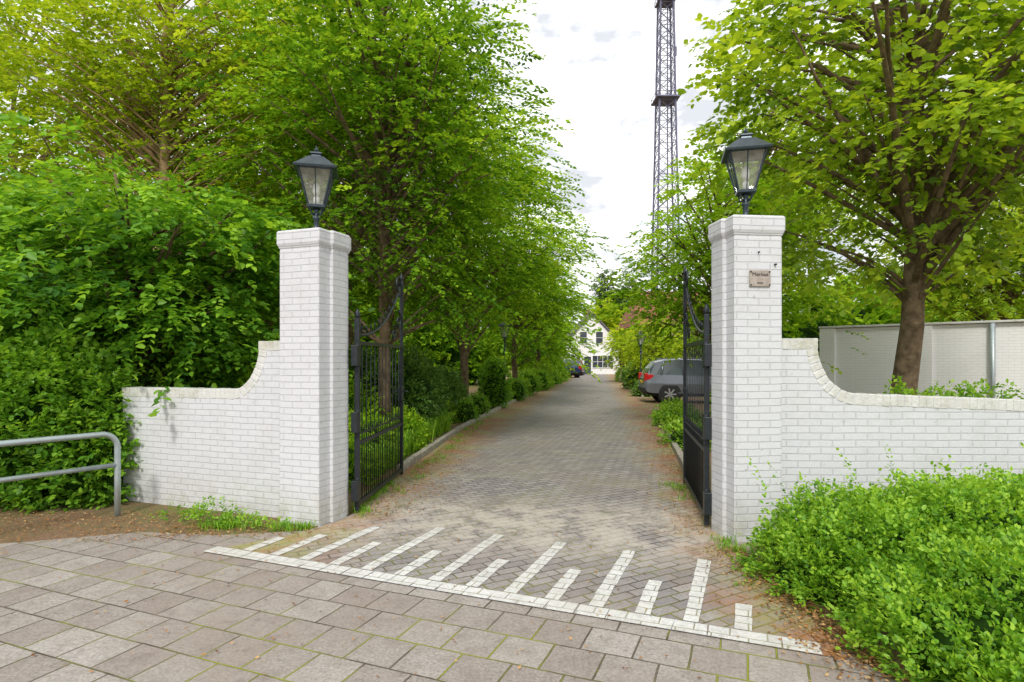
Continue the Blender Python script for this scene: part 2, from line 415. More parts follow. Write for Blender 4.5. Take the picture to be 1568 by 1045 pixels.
# ================================================================== GROUND
sheet("ground", [(-1200, -400), (1200, -400), (1200, 1600), (-1200, 1600)], 0, M_ground)
sheet("pavement", [(-16, -8), (16, -8), (16, 0), (3.2, 1.6), (2.05, 2.9), (1.85, 3.5), (2.0, 4.6), (2.2, 5.5), (1.9, 6.3), (-1.7, 6.4), (-2.0, 5.75), (-2.8, 5.6), (-3.6, 5.7), (-4.6, 5.35), (-9, 4.6), (-16, 4.2)], .004, M_pave)
u = Vector((.927, -.375)).normalized(); pv = Vector((.375, .927)).normalized(); P0 = Vector((-2.68, 5.10))
pe = P0+u*4.9
left = [(-1.68, 6.3), (-1.62, 8.8), (-1.2, 14), (-.1, 22), (1.6, 33), (3.3, 45), (6.0, 62), (6, 75)]
right = [(2.0, 5.6), (2.25, 7), (2.6, 9), (3.6, 14), (4.85, 20.6), (6.4, 30), (7.7, 39.5), (10.5, 60), (14, 75)]
sheet("driveway", [(P0.x, P0.y), (pe.x, pe.y), (2.0, 4.4)]+right+left[::-1]+[(-1.95, 5.75)], .008, M_drive)
sheet("car_parking_bay", [(4.6, 19.5), (14, 18.5), (14, 26.5), (5.9, 26.5)], .004, M_drive)
mb = MB()
def mark(s0, s1, t0, t1):
    j = lambda: random.uniform(-.006, .006)
    pts = [P0+u*(s0+j())+pv*t0, P0+u*(s1+j())+pv*t0, P0+u*(s1+j())+pv*(t1+j()), P0+u*(s0+j())+pv*(t1+j())]
    mb._add([(p.x, p.y, .0125) for p in pts], [(0, 1, 2, 3)])
for q in range(23): mark(.208*q, .208*q+.203, 0, .155)
s = 3.43+.31*3; i = 1
while s > .15:
    ln = 1.28 if i % 2 == 0 else .66
    ln = min(ln, .25+s*.75) if s < 1.1 else ln
    if i == 1: ln = .5
    nb = max(1, round(ln/.21))
    for q in range(nb): mark(s-.05, s+.05, .163+q*.21, .163+q*.21+.204)
    s -= .31; i += 1
mb.obj("road_marking", [M_mark])
def kerb(pts, name):
    mb = MB()
    for (a, b) in zip(pts[:-1], pts[1:]):
        a = Vector(a); b = Vector(b); Ln = (b-a).length; n = max(1, int(Ln/.5)); ang = math.atan2(b.y-a.y, b.x-a.x)
        for q in range(n):
            p = a+(b-a)*((q+.5)/n)
            if p.y > 50 or 19.3 < p.y < 26.5 and p.x > 3: continue
            mb.box(p.x, p.y, .03+random.uniform(-.008, .008), Ln/n-.012, .10, .14, 0, Matrix.Rotation(ang+random.uniform(-.01, .01), 3, 'Z'))
    mb.obj(name, [M_kerb], bevel=.008)
kerb([(x-.06, y) for x, y in left[1:]], "kerb")
kerb([(x+.06, y) for x, y in right[1:]], "kerb")

# ================================================================== PILLARS, WALLS
def pillar(name, loc, rz, plaque=False, w=.46):
    e = empty(name, loc, rz)
    mb = MB()
    H = 3.0
    mb.box(0, 0, (H-.2)/2, w, w, H-.2)
    mb.box(0, .05, (H-.2)/2, w+.07, .24, H-.2)
    mb.obj("brick_shaft", [M_white], e, bevel=.006)
    mb = MB()
    for (ox, dx, dy, oy) in ((0, w, w, 0), (0, w+.07, .24, .05)):
        zz = 0 if dx == w else .002
        def ring(hx, hy, z): return [(-hx, -hy+oy, z), (hx, -hy+oy, z), (hx, hy+oy, z), (-hx, hy+oy, z)]
        mb.rings([ring(dx/2+.003, dy/2+.003, H-.185+zz), ring(dx/2+.022+zz, dy/2+.022, H-.135), ring(dx/2+.022+zz, dy/2+.022, H-.012+zz), ring(dx/2+.010+zz, dy/2+.010, H+zz)])
    mb.box(0, 0, H-.19, w-.004, w-.004, .06)
    mb.box(0, .05, H-.19, w+.066, .236, .062)
    mb.obj("cap", [M_white], e, bevel=.006)
    if plaque:
        mb = MB(); mb.box(.01, -w/2-.008, 2.42, .2, .018, .15); mb.obj("name_plaque", [M_stone], e, bevel=.004)
        for txt, sz, z in (("Merisse", .05, 2.44), ("· · ·", .04, 2.40), ("anno", .03, 2.37)):
            cu = bpy.data.curves.new("plaque_text", 'FONT'); cu.body = txt; cu.size = sz; cu.align_x = 'CENTER'; cu.extrude = .001
            t = bpy.data.objects.new("plaque_text", cu); scene.collection.objects.link(t); t.parent = e
            t.location = (.01, -w/2-.0185, z); t.rotation_euler = (R(90), 0, 0); cu.materials.append(M_black)
        mb = MB()
        for a, b in ((-.08, .06), (.1, .06), (-.08, -.06), (.1, -.06)): mb.box(a, -w/2-.02, 2.42+b, .012, .006, .012)
        mb.box(.16, -w/2-.01, 2.55, .015, .03, .015); mb.box(0, -w/2-.01, 2.66, .010, .03, .012)
        mb.obj("bolts", [M_black], e)
    return e
pl = pillar("gate_pillar", (-2.08, 6.20, 0), R(-20), w=.49)
pr = pillar("gate_pillar", (2.235, 5.62, 0), R(6), plaque=True)

def wing(name, loc, rz, sgn, x_end, hi, lo, lo_end, xs, curve):
    e = empty(name, loc, rz)
    top = [(0, hi), (xs, hi)]
    cw = curve
    for i in range(1, 15):
        a = i/14*math.pi/2
        top.append((xs+cw*(1-math.cos(a)), lo+(hi-lo)*(1-math.sin(a))))
    top.append((x_end, lo_end))
    poly = [(x*sgn, z) for x, z in top] + [(x_end*sgn, -.05), (0, -.05)]
    T = .22
    mb = MB(); mb.prism(poly, -T/2, T/2); mb.obj("brick_wall", [M_white], e)
    mb = MB()
    P = [Vector((x*sgn, 0, z)) for x, z in top]
    seg = [(a, b, (b-a).length) for a, b in zip(P[:-1], P[1:])]
    tot = sum(q[2] for q in seg); step = .0665; d = step/2
    while d < tot:
        acc = 0
        for a, b, l in seg:
            if acc+l >= d:
                p = a+(b-a)*((d-acc)/l); t = (b-a).normalized(); break
            acc += l
        nn = Vector((-t.z, 0, t.x))
        if nn.z < 0: nn = -nn
        if abs(nn.z) < 1e-6: nn = Vector((sgn, 0, 0))
        ang = math.atan2(-t.z, t.x)
        c = p - nn*(.048+random.uniform(-.003, .003))
        mb.box(c.x+0, 0, c.z, .063, T+.010+random.uniform(-.004, .004), .106, 0, Matrix.Rotation(ang+random.uniform(-.015, .015), 3, 'Y'))
        d += step
    mb.obj("coping_bricks", [M_coping], e, bevel=.006)
    return e
wl = wing("garden_wall", (-2.08+math.cos(R(160))*.25, 6.20+math.sin(R(160))*.25, 0), R(-20), -1, 2.44, 1.87, 1.345, 1.34, .38, .38)
wr = wing("garden_wall", (2.235+.25, 5.62+.03, 0), R(-1.5), 1, 6.0, 1.87, 1.35, 1.16, .38, .38)

# white garden wall in the yard on the right
a0 = Vector((8.3, 15.8)); a1 = Vector((16.0, 8.6)); dd = a1-a0; Ln = dd.length
e = empty("yard_wall", (a0.x, a0.y, 0), math.atan2(dd.y, dd.x))
mb = MB(); mb.box(Ln/2, 0, 1.25, Ln, .22, 2.5)
x = .2
while x < Ln: mb.box(x, -.07, 1.255, .36, .22, 2.51); x += 2.1
mb.obj("wall_body", [M_whiteR], e)
mb = MB(); mb.box(Ln/2, -.02, 2.54, Ln, .38, .05); mb.obj("wall_coping", [M_coping], e, bevel=.01)
mb = MB(); mb.tube([(3.6, -.2, 0), (3.6, -.2, 2.5)], .05); mb.obj("drain_pipe", [M_galv], e)

# ================================================================== GATES
def gate(name, loc, rz, Ln=2.03, mir=1):
    e = empty(name, loc, rz)
    mb = MB()
    mb.box(0, 0, 1.08, .05, .05, 2.1); mb.lathe(0, 0, [(2.13, .015), (2.15, .03), (2.18, .033), (2.21, .02), (2.235, .004)], 10)
    mb.box(Ln, 0, 1.42, .045, .045, 2.78); mb.lathe(Ln, 0, [(2.81, .012), (2.83, .028), (2.86, .03), (2.89, .016), (2.93, .003)], 10)
    mb.box(Ln/2, 0, .1, Ln-.05, .03, .05); mb.box(Ln/2, 0, .76, Ln-.05, .028, .04); mb.box(Ln/2, 0, .86, Ln-.05, .016, .016)
    mb.box(Ln/2, 0, 1.86, Ln-.05, .03, .045)
    mb.obj("frame", [M_iron], e, bevel=.004)
    mb = MB(); n = 12
    def cz(x): return 1.95+.82*(x/Ln)**2.2
    for i in range(1, n):
        x = Ln*i/n; tz = cz(x)+.09
        mb.tube([(x, 0, .12), (x, 0, 1.86)], .0065, 6)
        if x < Ln*.8: mb.tube([(x, 0, cz(x)), (x, 0, tz-.04), (x, 0, tz-.03), (x, 0, tz+.03)], [.006, .006, .015, .001], 6)
    for i in range(n):
        xm = Ln*(i+.5)/n
        mb.tube([(xm, 0, .12), (xm, 0, .87), (xm, 0, .88), (xm, 0, .95)], [.0045, .0045, .010, .001], 6)
    mb.obj("bars", [M_iron], e)
    mb = MB()
    pts = [(Ln*t, 0, cz(Ln*t)) for t in np.linspace(.01, .97, 24)]
    mb.tube(pts, .019, 6)
    def scroll(cx, cz_, r0, turns, a0, dr):
        return [(cx+dr*(r0*(1-.8*t))*math.cos(a0+turns*6.283*t), 0, cz_+(r0*(1-.8*t))*math.sin(a0+turns*6.283*t)) for t in np.linspace(0, 1, 26)]
    mb.tube(scroll(Ln-.19, 2.72, .16, 1.4, -1.2, 1), .015, 6)
    mb.tube(scroll(Ln-.17, 2.22, .14, 1.3, 1.4, -1), .014, 6)
    mb.tube(scroll(Ln-.45, 2.03, .11, 1.3, 1.4, -1), .012, 6)
    mb.tube(scroll(.13, 2.03, .08, 1.4, -1.5, -1), .010, 6)
    mb.obj("scrollwork", [M_iron], e)
    mb = MB(); mb.box(Ln-.05, 0, 1.2, .12, .06, .2); mb.tube([(Ln-.05, -.1, 1.23), (Ln-.05, .1, 1.23)], .012, 6); mb.tube([(Ln-.05, -.1, 1.23), (Ln-.14, -.1, 1.23)], .009, 6)
    mb.obj("lock_box", [M_iron], e, bevel=.004)
    mb = MB()
    for z in (.26, 1.0, 1.72):
        mb.box(-.05, 0, z, .12, .07, .22); mb.tube([(-.0, 0, z-.13), (-.0, 0, z+.13)], .035, 8)
    mb.obj("hinges", [M_iron], e, bevel=.004)
    return e
gate("iron_gate", (-1.69, 6.42, 0), math.atan2(2.0, .10))
gate("iron_gate", (1.94, 5.86, 0), math.atan2(1.98, .37))

# ================================================================== LANTERNS
def lantern(parent_name, loc, rz, s=1.0, post=.26):
    e = empty(parent_name, loc, rz)
    def sq(h, z): return [(-h, -h, z), (h, -h, z), (h, h, z), (-h, h, z)]
    mb = MB()
    mb.lathe(0, 0, [(0, .075), (.015, .075), (.03, .05), (.05, .035), (.07, .028), (post*.55, .026), (post*.6, .038), (post*.66, .038), (post*.7, .024), (post-.03, .024), (post, .04)], 14)
    for k in range(4):
        a = R(45+90*k)
        mb.tube([(math.cos(a)*.02, math.sin(a)*.02, post-.06), (math.cos(a)*.07, math.sin(a)*.07, post-.05), (math.cos(a)*.085, math.sin(a)*.085, post+.0), (math.cos(a)*.10, math.sin(a)*.10, post+.03)], .008, 6)
    mb.obj("stem", [M_lant], e)
    z0 = post+.02; z1 = z0+.37
    mb = MB(); b = .075; t = .165
    mb.rings([sq(b+.012, z0-.015), sq(b+.014, z0+.012)])
    for sx, sy in ((-1, -1), (1, -1), (1, 1), (-1, 1)):
        mb.tube([(sx*b, sy*b, z0), (sx*t, sy*t, z1)], .011, 4, smooth=False)
    for k in range(4):
        rot = Matrix.Rotation(R(90*k), 3, 'Z')
        mb.tube([rot @ Vector((-t, -t, z1)), rot @ Vector((t, -t, z1))], .011, 4, smooth=False)
        mb.tube([rot @ Vector((0, -b, z0)), rot @ Vector((0, -t, z1))], .006, 4, smooth=False)
    mb.rings([sq(t+.045, z1-.004), sq(t+.05, z1+.018), sq(t+.03, z1+.03), sq(.075, z1+.145), sq(.05, z1+.15), sq(.045, z1+.175), sq(.06, z1+.18), sq(.055, z1+.195), sq(.015, z1+.215)], cap=True)
    mb.lathe(0, 0, [(z1+.21, .012), (z1+.225, .022), (z1+.24, .022), (z1+.255, .01), (z1+.275, .003)], 8)
    mb.obj("lantern_frame", [M_lant], e, bevel=.002)
    mb = MB()
    b2, t2 = b-.004, t-.006
    for k in range(4):
        rot = Matrix.Rotation(R(90*k), 3, 'Z')
        mb._add([rot @ Vector(p) for p in ((-b2, -b2, z0+.012), (b2, -b2, z0+.012), (t2, -t2, z1-.006), (-t2, -t2, z1-.006))], [(0, 1, 2, 3)])
    mb.obj("glass_panes", [M_glass], e)
    mb = MB(); mb.lathe(0, 0, [(z0+.01, .03), (z0+.1, .03), (z0+.105, .02)], 10); mb.lathe(0, 0, [(z0+.106, .018), (z0+.16, .038), (z0+.22, .036), (z0+.26, .01)], 12)
    mb.obj("bulb", [M_plain], e)
    e.scale = (s, s, s)
    return e
lantern("gate_lantern", (-2.06, 6.19, 3.002), R(14))
lantern("gate_lantern", (2.235, 5.62, 3.002), R(-14), .97)

def street_lamp(loc, h):
    e = lantern("street_lamp", (loc[0], loc[1], h-.75), 0, 1.15)
    mb = MB(); z = -(h-.75)/1.15
    mb.lathe(0, 0, [(z, .07), (z+.25, .06), (z+.3, .045), (z+.9, .035), (z+1.0, .045), (z+1.05, .03), (-.2, .025), (.0, .04)], 12)
    mb.obj("post", [M_lant], e)
street_lamp((-.28, 22.2), 2.95)
street_lamp((6.25, 28.5), 2.85)
mb = MB(); mb.lathe(4.75, 17.9, [(0, .055), (.5, .055), (.53, .05), (.56, .02)], 10); mb.obj("bollard", [M_bark])

# ================================================================== HANDRAIL
mb = MB()
A = Vector((-4.23, 6.3, 0)); dr = Vector((-.55, -.82, 0)).normalized(); r_ = .03
def rp(d, z): p = A+dr*d; return (p.x, p.y, z)
pts = [rp(0, -.05), rp(0, .4), rp(0, .74)]
for i in range(1, 8):
    a = i/8*math.pi/2; pts.append(rp(.15*(1-math.cos(a)), .74+.15*math.sin(a)))
pts += [rp(.15, .89), rp(2.2, .89)]
for i in range(1, 8):
    a = i/8*math.pi/2; pts.append(rp(2.2+.15*math.sin(a), .89-.15*(1-math.cos(a))))
pts += [rp(2.35, .74), rp(2.35, -.05)]
mb.tube(pts, r_, 12); mb.tube([rp(.0, .55), rp(2.35, .55)], .025, 12)
mb.obj("handrail", [M_galv])

# ================================================================== CARS
def car(loc, rz, paint, name="parked_car"):
    e = empty(name, loc, rz)
    st = [(0.0, .50, .93, .96, .78, .80, .74), (.08, .34, 1.04, 1.10, .86, .88, .78), (.20, .30, 1.10, 1.36, .89, .91, .70), (.42, .28, 1.12, 1.62, .90, .925, .66), (.75, .27, 1.11, 1.70, .91, .93, .67),
          (1.4, .27, 1.09, 1.735, .91, .93, .68), (2.2, .27, 1.06, 1.71, .91, .93, .68), (2.75, .27, 1.04, 1.58, .91, .93, .66), (3.4, .27, 1.02, 1.08, .91, .92, .80),
          (4.0, .28, .97, 1.01, .90, .90, .78), (4.4, .32, .84, .88, .86, .87, .74), (4.6, .42, .62, .66, .76, .78, .66)]
    mb = MB(); rings = []
    for x, zb, zl, zt, wb, wl_, wt in st:
        h = [(wb*.85, zb), (wb, zb+.12), (wl_+.01, (zb+zl)/2+.08), (wl_-.02, zl), (wt, zt-.04), (wt*.55, zt)]
        rings.append([(x, -y, z) for y, z in h]+[(x, y, z) for y, z in h[::-1]])
    n = 12; vs = [p for r in rings for p in r]
    for k in range(len(rings)-1):
        for i in range(n):
            j = (i+1) % n; mat = 0
            side = i in (3, 7); topf = i in (4, 5, 6)
            if side and 2 <= k <= 7: mat = 1
            if topf and k in (1, 2, 7): mat = 1
            if i == 11: mat = 2
            if i in (0, 10): mat = 2
            mb._add([vs[k*n+i], vs[k*n+j], vs[(k+1)*n+j], vs[(k+1)*n+i]], [(0, 1, 2, 3)], mat, False)
    mb._add(rings[0], [tuple(range(n))], 0); mb._add(rings[-1], [tuple(range(n))], 0)
    mb.obj("body", [paint, M_glassd, M_black], e, bevel=0)
    mb = MB()
    for sy in (-1, 1):
        for x0, x1 in ((.62, .75), (1.45, 1.5), (2.35, 2.38)):
            mb.tube([(x0, sy*.915, 1.10), (x1, sy*.69, 1.66)], .035, 4)
        mb.tube([(3.38, sy*.87, 1.06), (2.75, sy*.655, 1.56)], .035, 4)
        mb.tube([(.7, sy*.6, 1.73), (2.3, sy*.6, 1.74)], .02, 5)
        mb.box(2.95, sy*1.0, 1.12, .12, .2, .14)
        for x in (1.55, 2.5): mb.box(x, sy*.94, .95, .14, .02, .03)
    mb.obj("trim", [paint], e)
    mb = MB()
    for sy in (-1, 1):
        mb.box(.06, sy*.76, 1.02, .14, .2, .3, 0); mb.box(.2, sy*.875, 1.02, .25, .06, .2, 0); mb.box(4.47, sy*.68, .78, .22, .3, .13, 1)
    mb.box(-.02, 0, .82, .03, .52, .11, 2); mb.box(.02, 0, .52, .1, 1.5, .16, 3)
    mb.obj("lights_and_plate", [M_red, M_alloy, M_plateY, M_black], e, bevel=.02)
    mb = MB()
    for x in (.95, 3.65):
        for sy in (-1, 1):
            def disc(y0, y1, r0, r1, mat):
                mb.rings([[(x+r0*math.cos(a), sy*y0, .36+r0*math.sin(a)) for a in [k*6.2832/24 for k in range(24)]], [(x+r1*math.cos(a), sy*y1, .36+r1*math.sin(a)) for a in [k*6.2832/24 for k in range(24)]]], mat, False)
            disc(.6, .935, .43, .43, 0); disc(.7, .95, .36, .345, 0); disc(.9, .958, .235, .235, 0)
            for q in range(7):
                a = q*6.2832/7
                mb.box(x+.12*math.cos(a), sy*.962, .36+.12*math.sin(a), .22, .012, .05, 1, Matrix.Rotation(-a, 3, 'Y'))
    mb.obj("wheels", [M_black, M_alloy], e)
car((5.2, 23.6, 0), R(-4), M_carS)
car((5.6, 55, 0), R(100), M_carB)
car((6.6, 63, 0), R(80), M_carR)

# ================================================================== HOUSES
def window(mb, x, y, z, w, h, nx=2, nz=2):
    mb.box(x, y-.02, z, w, .04, h, 1)
    fw = .07
    for sx in (-1, 1): mb.box(x+sx*(w/2+fw/2), y-.04, z, fw, .09, h+2*fw, 2)
    for sz in (-1, 1): mb.box(x, y-.04, z+sz*(h/2+fw/2), w, .085, fw, 2)
    for i in range(1, nx): mb.box(x-w/2+w*i/nx, y-.05, z, .05, .04, h, 2)
    for i in range(1, nz): mb.box(x, y-.048, z-h/2+h*i/nz, w, .04, .04, 2)
e = empty("white_house")
mb = MB()
mb.prism([(6.2, 0), (12.8, 0), (12.8, 3.7), (9.6, 7.1), (6.2, 3.7)], 70, 79)
mb.obj("walls", [M_plain], e)
mb = MB()
for x in (8.5, 10.4): window(mb, x, 70, 4.35, .8, 1.4, 1, 2)
window(mb, 7.6, 70, 1.5, 1.1, 1.4, 2, 2); window(mb, 10.8, 70, 1.5, 2.4, 1.4, 4, 2)
mb.box(9.0, 69.98, 1.05, .8, .05, 2.1, 1)
mb.obj("windows_and_door", [M_plain, M_glassd, M_plain], e)
mb = MB()
for a, b in (((5.9, 3.42), (9.6, 7.15)), ((13.1, 3.42), (9.6, 7.15))):
    d = Vector((b[0]-a[0], 0, b[1]-a[1])); ln = d.length; ang = math.atan2(-d.z, d.x)
    nrm_ = Vector((-d.z, 0, d.x)).normalized(); nrm_ = nrm_ if nrm_.z > 0 else -nrm_
    c = Vector(((a[0]+b[0])/2, 74.4, (a[1]+b[1])/2))+nrm_*.1
    mb.box(c.x, c.y, c.z, ln+.1, 9.4, .16, 0, Matrix.Rotation(ang, 3, 'Y'))
mb.obj("roof", [M_tileg], e)
mb = MB(); mb.box(9.6, 75, 7.5, .7, .7, 1.4); mb.obj("chimney", [M_brickh], e)
e = empty("brick_house")
mb = MB(); mb.box(17, 54, 2.3, 12.6, 8, 4.6); mb.obj("walls", [M_brickh], e)
mb = MB(); mb._add([(10.3, 49.6, 4.6), (23.7, 49.6, 4.6), (23.7, 58.4, 4.6), (10.3, 58.4, 4.6), (11.4, 54, 8.0), (22.4, 54, 8.0)], [(0, 1, 5, 4), (2, 3, 4, 5), (0, 4, 3), (1, 2, 5), (0, 3, 2, 1)])
mb.obj("roof", [M_tile], e)
mb = MB()
for x in (12.2, 14.5, 17, 19.5): window(mb, x, 50, 3.2, 1.2, 1.3, 2, 1); window(mb, x, 50, 1.3, 1.2, 1.3, 2, 1)
mb.obj("windows", [M_plain, M_glassd, M_plain], e)

# ================================================================== RADIO TOWER
def lattice():
    e = empty("radio_tower", (39.2, 150, 0))
    mb = MB(); H = 105
    def hw(z): return 3.3-1.35*min(1, z/70) - .5*max(0, (z-70)/35)
    lev = [0]
    while lev[-1] < H: lev.append(lev[-1]+hw(lev[-1])*1.7)
    cor = [(-1, -1), (1, -1), (1, 1), (-1, 1)]
    for a, b in zip(lev[:-1], lev[1:]):
        for k in range(4):
            p = lambda c, z: (c[0]*hw(z), c[1]*hw(z), z)
            c0, c1 = cor[k], cor[(k+1) % 4]
            mb.tube([p(c0, a), p(c0, b)], .25, 4, smooth=False, cap=False)
            mb.tube([p(c0, a), p(c1, b)], .085, 4, smooth=False, cap=False)
            mb.tube([p(c1, a), p(c0, b)], .085, 4, smooth=False, cap=False)
            mb.tube([p(c0, b), p(c1, b)], .085, 4, smooth=False, cap=False)
    mb.tube([(.5, 0, 0), (.5, 0, H)], .16, 4)
    for z, w in ((68, 1.0), (93, .6)):
        h = hw(z)+w
        mb.box(0, 0, z, 2*h, 2*h, .35)
        for k in range(4):
            c0, c1 = cor[k], cor[(k+1) % 4]
            mb.tube([(c0[0]*h, c0[1]*h, z+1.2), (c1[0]*h, c1[1]*h, z+1.2)], .09, 4)
            mb.tube([(c0[0]*h, c0[1]*h, z), (c0[0]*h, c0[1]*h, z+1.3)], .09, 4)
    for z in (20, 45, 80):
        mb.box(hw(z)+.4, -1, z, .6, .6, 2.2)
    mb.obj("lattice", [M_steel], e)
lattice()

# ================================================================== TREES
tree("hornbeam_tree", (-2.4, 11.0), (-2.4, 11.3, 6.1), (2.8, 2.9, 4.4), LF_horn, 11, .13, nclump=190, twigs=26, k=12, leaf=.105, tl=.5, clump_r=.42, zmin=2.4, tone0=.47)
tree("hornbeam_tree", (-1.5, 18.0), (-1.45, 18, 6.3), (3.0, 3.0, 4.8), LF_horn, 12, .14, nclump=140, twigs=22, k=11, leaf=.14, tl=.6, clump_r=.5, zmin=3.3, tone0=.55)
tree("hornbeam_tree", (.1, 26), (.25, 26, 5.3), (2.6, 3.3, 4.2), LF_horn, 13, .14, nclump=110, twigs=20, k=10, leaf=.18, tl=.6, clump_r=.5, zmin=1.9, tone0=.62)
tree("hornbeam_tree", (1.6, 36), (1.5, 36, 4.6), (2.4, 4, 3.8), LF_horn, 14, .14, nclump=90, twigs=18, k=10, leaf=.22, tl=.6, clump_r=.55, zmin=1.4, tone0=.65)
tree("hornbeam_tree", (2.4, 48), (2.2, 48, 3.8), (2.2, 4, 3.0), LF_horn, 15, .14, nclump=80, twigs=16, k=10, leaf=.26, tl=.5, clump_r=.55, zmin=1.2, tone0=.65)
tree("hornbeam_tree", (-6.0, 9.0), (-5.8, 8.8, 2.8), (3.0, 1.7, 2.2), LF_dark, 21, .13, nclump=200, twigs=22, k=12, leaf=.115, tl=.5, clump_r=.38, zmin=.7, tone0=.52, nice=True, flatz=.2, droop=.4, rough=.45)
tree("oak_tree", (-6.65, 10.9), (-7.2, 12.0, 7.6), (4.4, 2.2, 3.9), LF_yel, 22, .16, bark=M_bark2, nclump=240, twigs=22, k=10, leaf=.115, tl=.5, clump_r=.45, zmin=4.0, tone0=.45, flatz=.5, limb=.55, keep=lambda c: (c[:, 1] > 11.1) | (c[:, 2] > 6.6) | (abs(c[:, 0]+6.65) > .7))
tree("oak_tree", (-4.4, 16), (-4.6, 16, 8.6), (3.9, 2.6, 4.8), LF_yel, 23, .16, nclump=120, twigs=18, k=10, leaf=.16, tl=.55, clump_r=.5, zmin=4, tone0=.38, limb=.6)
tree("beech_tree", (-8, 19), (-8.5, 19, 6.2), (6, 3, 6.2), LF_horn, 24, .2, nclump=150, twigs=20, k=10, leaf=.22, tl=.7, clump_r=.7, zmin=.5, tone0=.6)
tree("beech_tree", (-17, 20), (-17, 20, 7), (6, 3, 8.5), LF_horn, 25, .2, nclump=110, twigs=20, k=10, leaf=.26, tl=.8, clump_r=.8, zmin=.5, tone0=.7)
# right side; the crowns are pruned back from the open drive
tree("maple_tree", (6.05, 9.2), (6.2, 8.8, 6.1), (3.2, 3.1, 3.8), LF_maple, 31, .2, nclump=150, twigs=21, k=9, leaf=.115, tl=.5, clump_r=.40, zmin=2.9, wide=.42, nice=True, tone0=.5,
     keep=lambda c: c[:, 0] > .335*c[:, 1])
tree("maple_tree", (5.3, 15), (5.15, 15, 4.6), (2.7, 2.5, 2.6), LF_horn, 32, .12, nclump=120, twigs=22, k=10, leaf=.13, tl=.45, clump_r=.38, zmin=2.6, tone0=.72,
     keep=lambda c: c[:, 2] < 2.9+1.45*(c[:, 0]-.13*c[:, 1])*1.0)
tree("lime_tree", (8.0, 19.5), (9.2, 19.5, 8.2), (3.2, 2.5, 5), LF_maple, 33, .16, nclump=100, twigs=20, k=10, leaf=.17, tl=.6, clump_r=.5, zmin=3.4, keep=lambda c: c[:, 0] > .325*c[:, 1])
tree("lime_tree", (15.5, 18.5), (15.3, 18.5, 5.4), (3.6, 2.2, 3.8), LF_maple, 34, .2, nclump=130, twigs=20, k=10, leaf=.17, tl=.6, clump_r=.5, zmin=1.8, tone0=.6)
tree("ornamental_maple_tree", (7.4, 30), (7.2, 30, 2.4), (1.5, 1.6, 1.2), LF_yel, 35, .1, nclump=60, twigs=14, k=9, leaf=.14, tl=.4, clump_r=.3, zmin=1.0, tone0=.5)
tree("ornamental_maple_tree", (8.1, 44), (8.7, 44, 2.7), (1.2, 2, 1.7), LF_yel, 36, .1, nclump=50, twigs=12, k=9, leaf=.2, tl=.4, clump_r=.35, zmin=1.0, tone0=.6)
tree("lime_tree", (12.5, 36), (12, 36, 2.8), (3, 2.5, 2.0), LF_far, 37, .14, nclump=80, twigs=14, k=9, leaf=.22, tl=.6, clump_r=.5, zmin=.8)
# distance
tree("poplar_tree", (16.2, 100), (16.2, 100, 9.8), (1.9, 1.9, 8.4), LF_poplar, 41, .3, nclump=100, twigs=16, k=8, leaf=.5, tl=.9, clump_r=.5, zmin=1, flatz=1)
tree("poplar_tree", (20.0, 100), (20.0, 100, 9.5), (1.5, 1.5, 8.0), LF_poplar, 42, .3, nclump=90, twigs=16, k=8, leaf=.5, tl=.9, clump_r=.5, zmin=1, flatz=1, tone0=.8)
tree("birch_tree", (14.2, 90), (14.2, 90, 6.0), (2.2, 2.2, 5.0), LF_yel, 43, .25, nclump=70, twigs=14, k=8, leaf=.5, tl=.9, clump_r=.5, zmin=1, flatz=.8)
rng = np.random.default_rng(77)
lob = []
for x in np.arange(-70, 90, 6.5):
    y = 105+rng.uniform(-6, 8); h = rng.uniform(5, 9)
    lob.append((x+rng.uniform(-2, 2), y, h*.35, 5.0, 4, h*.75))
shrub("distant_tree_mass", lob, LF_far, 78, dens=4.2, k=9, leaf=.8, tl=1.4, jag=.2)
lob = []
for x in np.arange(-34, -1, 4.2):
    lob.append((x, 38+rng.uniform(-3, 3), 2.5, 3.2, 2.5, rng.uniform(4, 7)))
for x in np.arange(15, 44, 4.2):
    lob.append((x, 30+rng.uniform(-3, 3), 1.6, 3.2, 2.5, rng.uniform(3.0, 4.6)))
shrub("woodland_edge", lob, LF_horn, 79, dens=14, k=9, leaf=.36, tl=.9, jag=.25)

# ================================================================== SHRUBS
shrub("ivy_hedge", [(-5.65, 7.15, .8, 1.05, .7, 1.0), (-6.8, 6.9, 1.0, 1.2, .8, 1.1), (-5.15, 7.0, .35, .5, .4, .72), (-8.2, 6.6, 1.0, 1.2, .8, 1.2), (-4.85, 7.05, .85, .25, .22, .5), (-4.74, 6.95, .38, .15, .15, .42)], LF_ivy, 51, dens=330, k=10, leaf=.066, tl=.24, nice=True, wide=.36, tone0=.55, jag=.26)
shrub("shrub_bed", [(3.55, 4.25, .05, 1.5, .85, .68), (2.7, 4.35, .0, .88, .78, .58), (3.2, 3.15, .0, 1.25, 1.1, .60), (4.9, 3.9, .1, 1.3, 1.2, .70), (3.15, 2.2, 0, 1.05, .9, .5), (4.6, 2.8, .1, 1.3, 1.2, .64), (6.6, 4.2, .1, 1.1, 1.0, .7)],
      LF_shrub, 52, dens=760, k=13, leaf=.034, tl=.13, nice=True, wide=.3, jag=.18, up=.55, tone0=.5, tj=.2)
rng = np.random.default_rng(5)
C = np.column_stack([rng.uniform(1.95, 4.8, 100), rng.uniform(3.7, 4.95, 100), rng.uniform(.42, .72, 100)])
D = np.column_stack([rng.normal(0, .4, 100), rng.normal(0, .35, 100), np.ones(100)])
A = sprays(rng, C, D, .24, 13, .038, np.full(100, .62), droop=0)
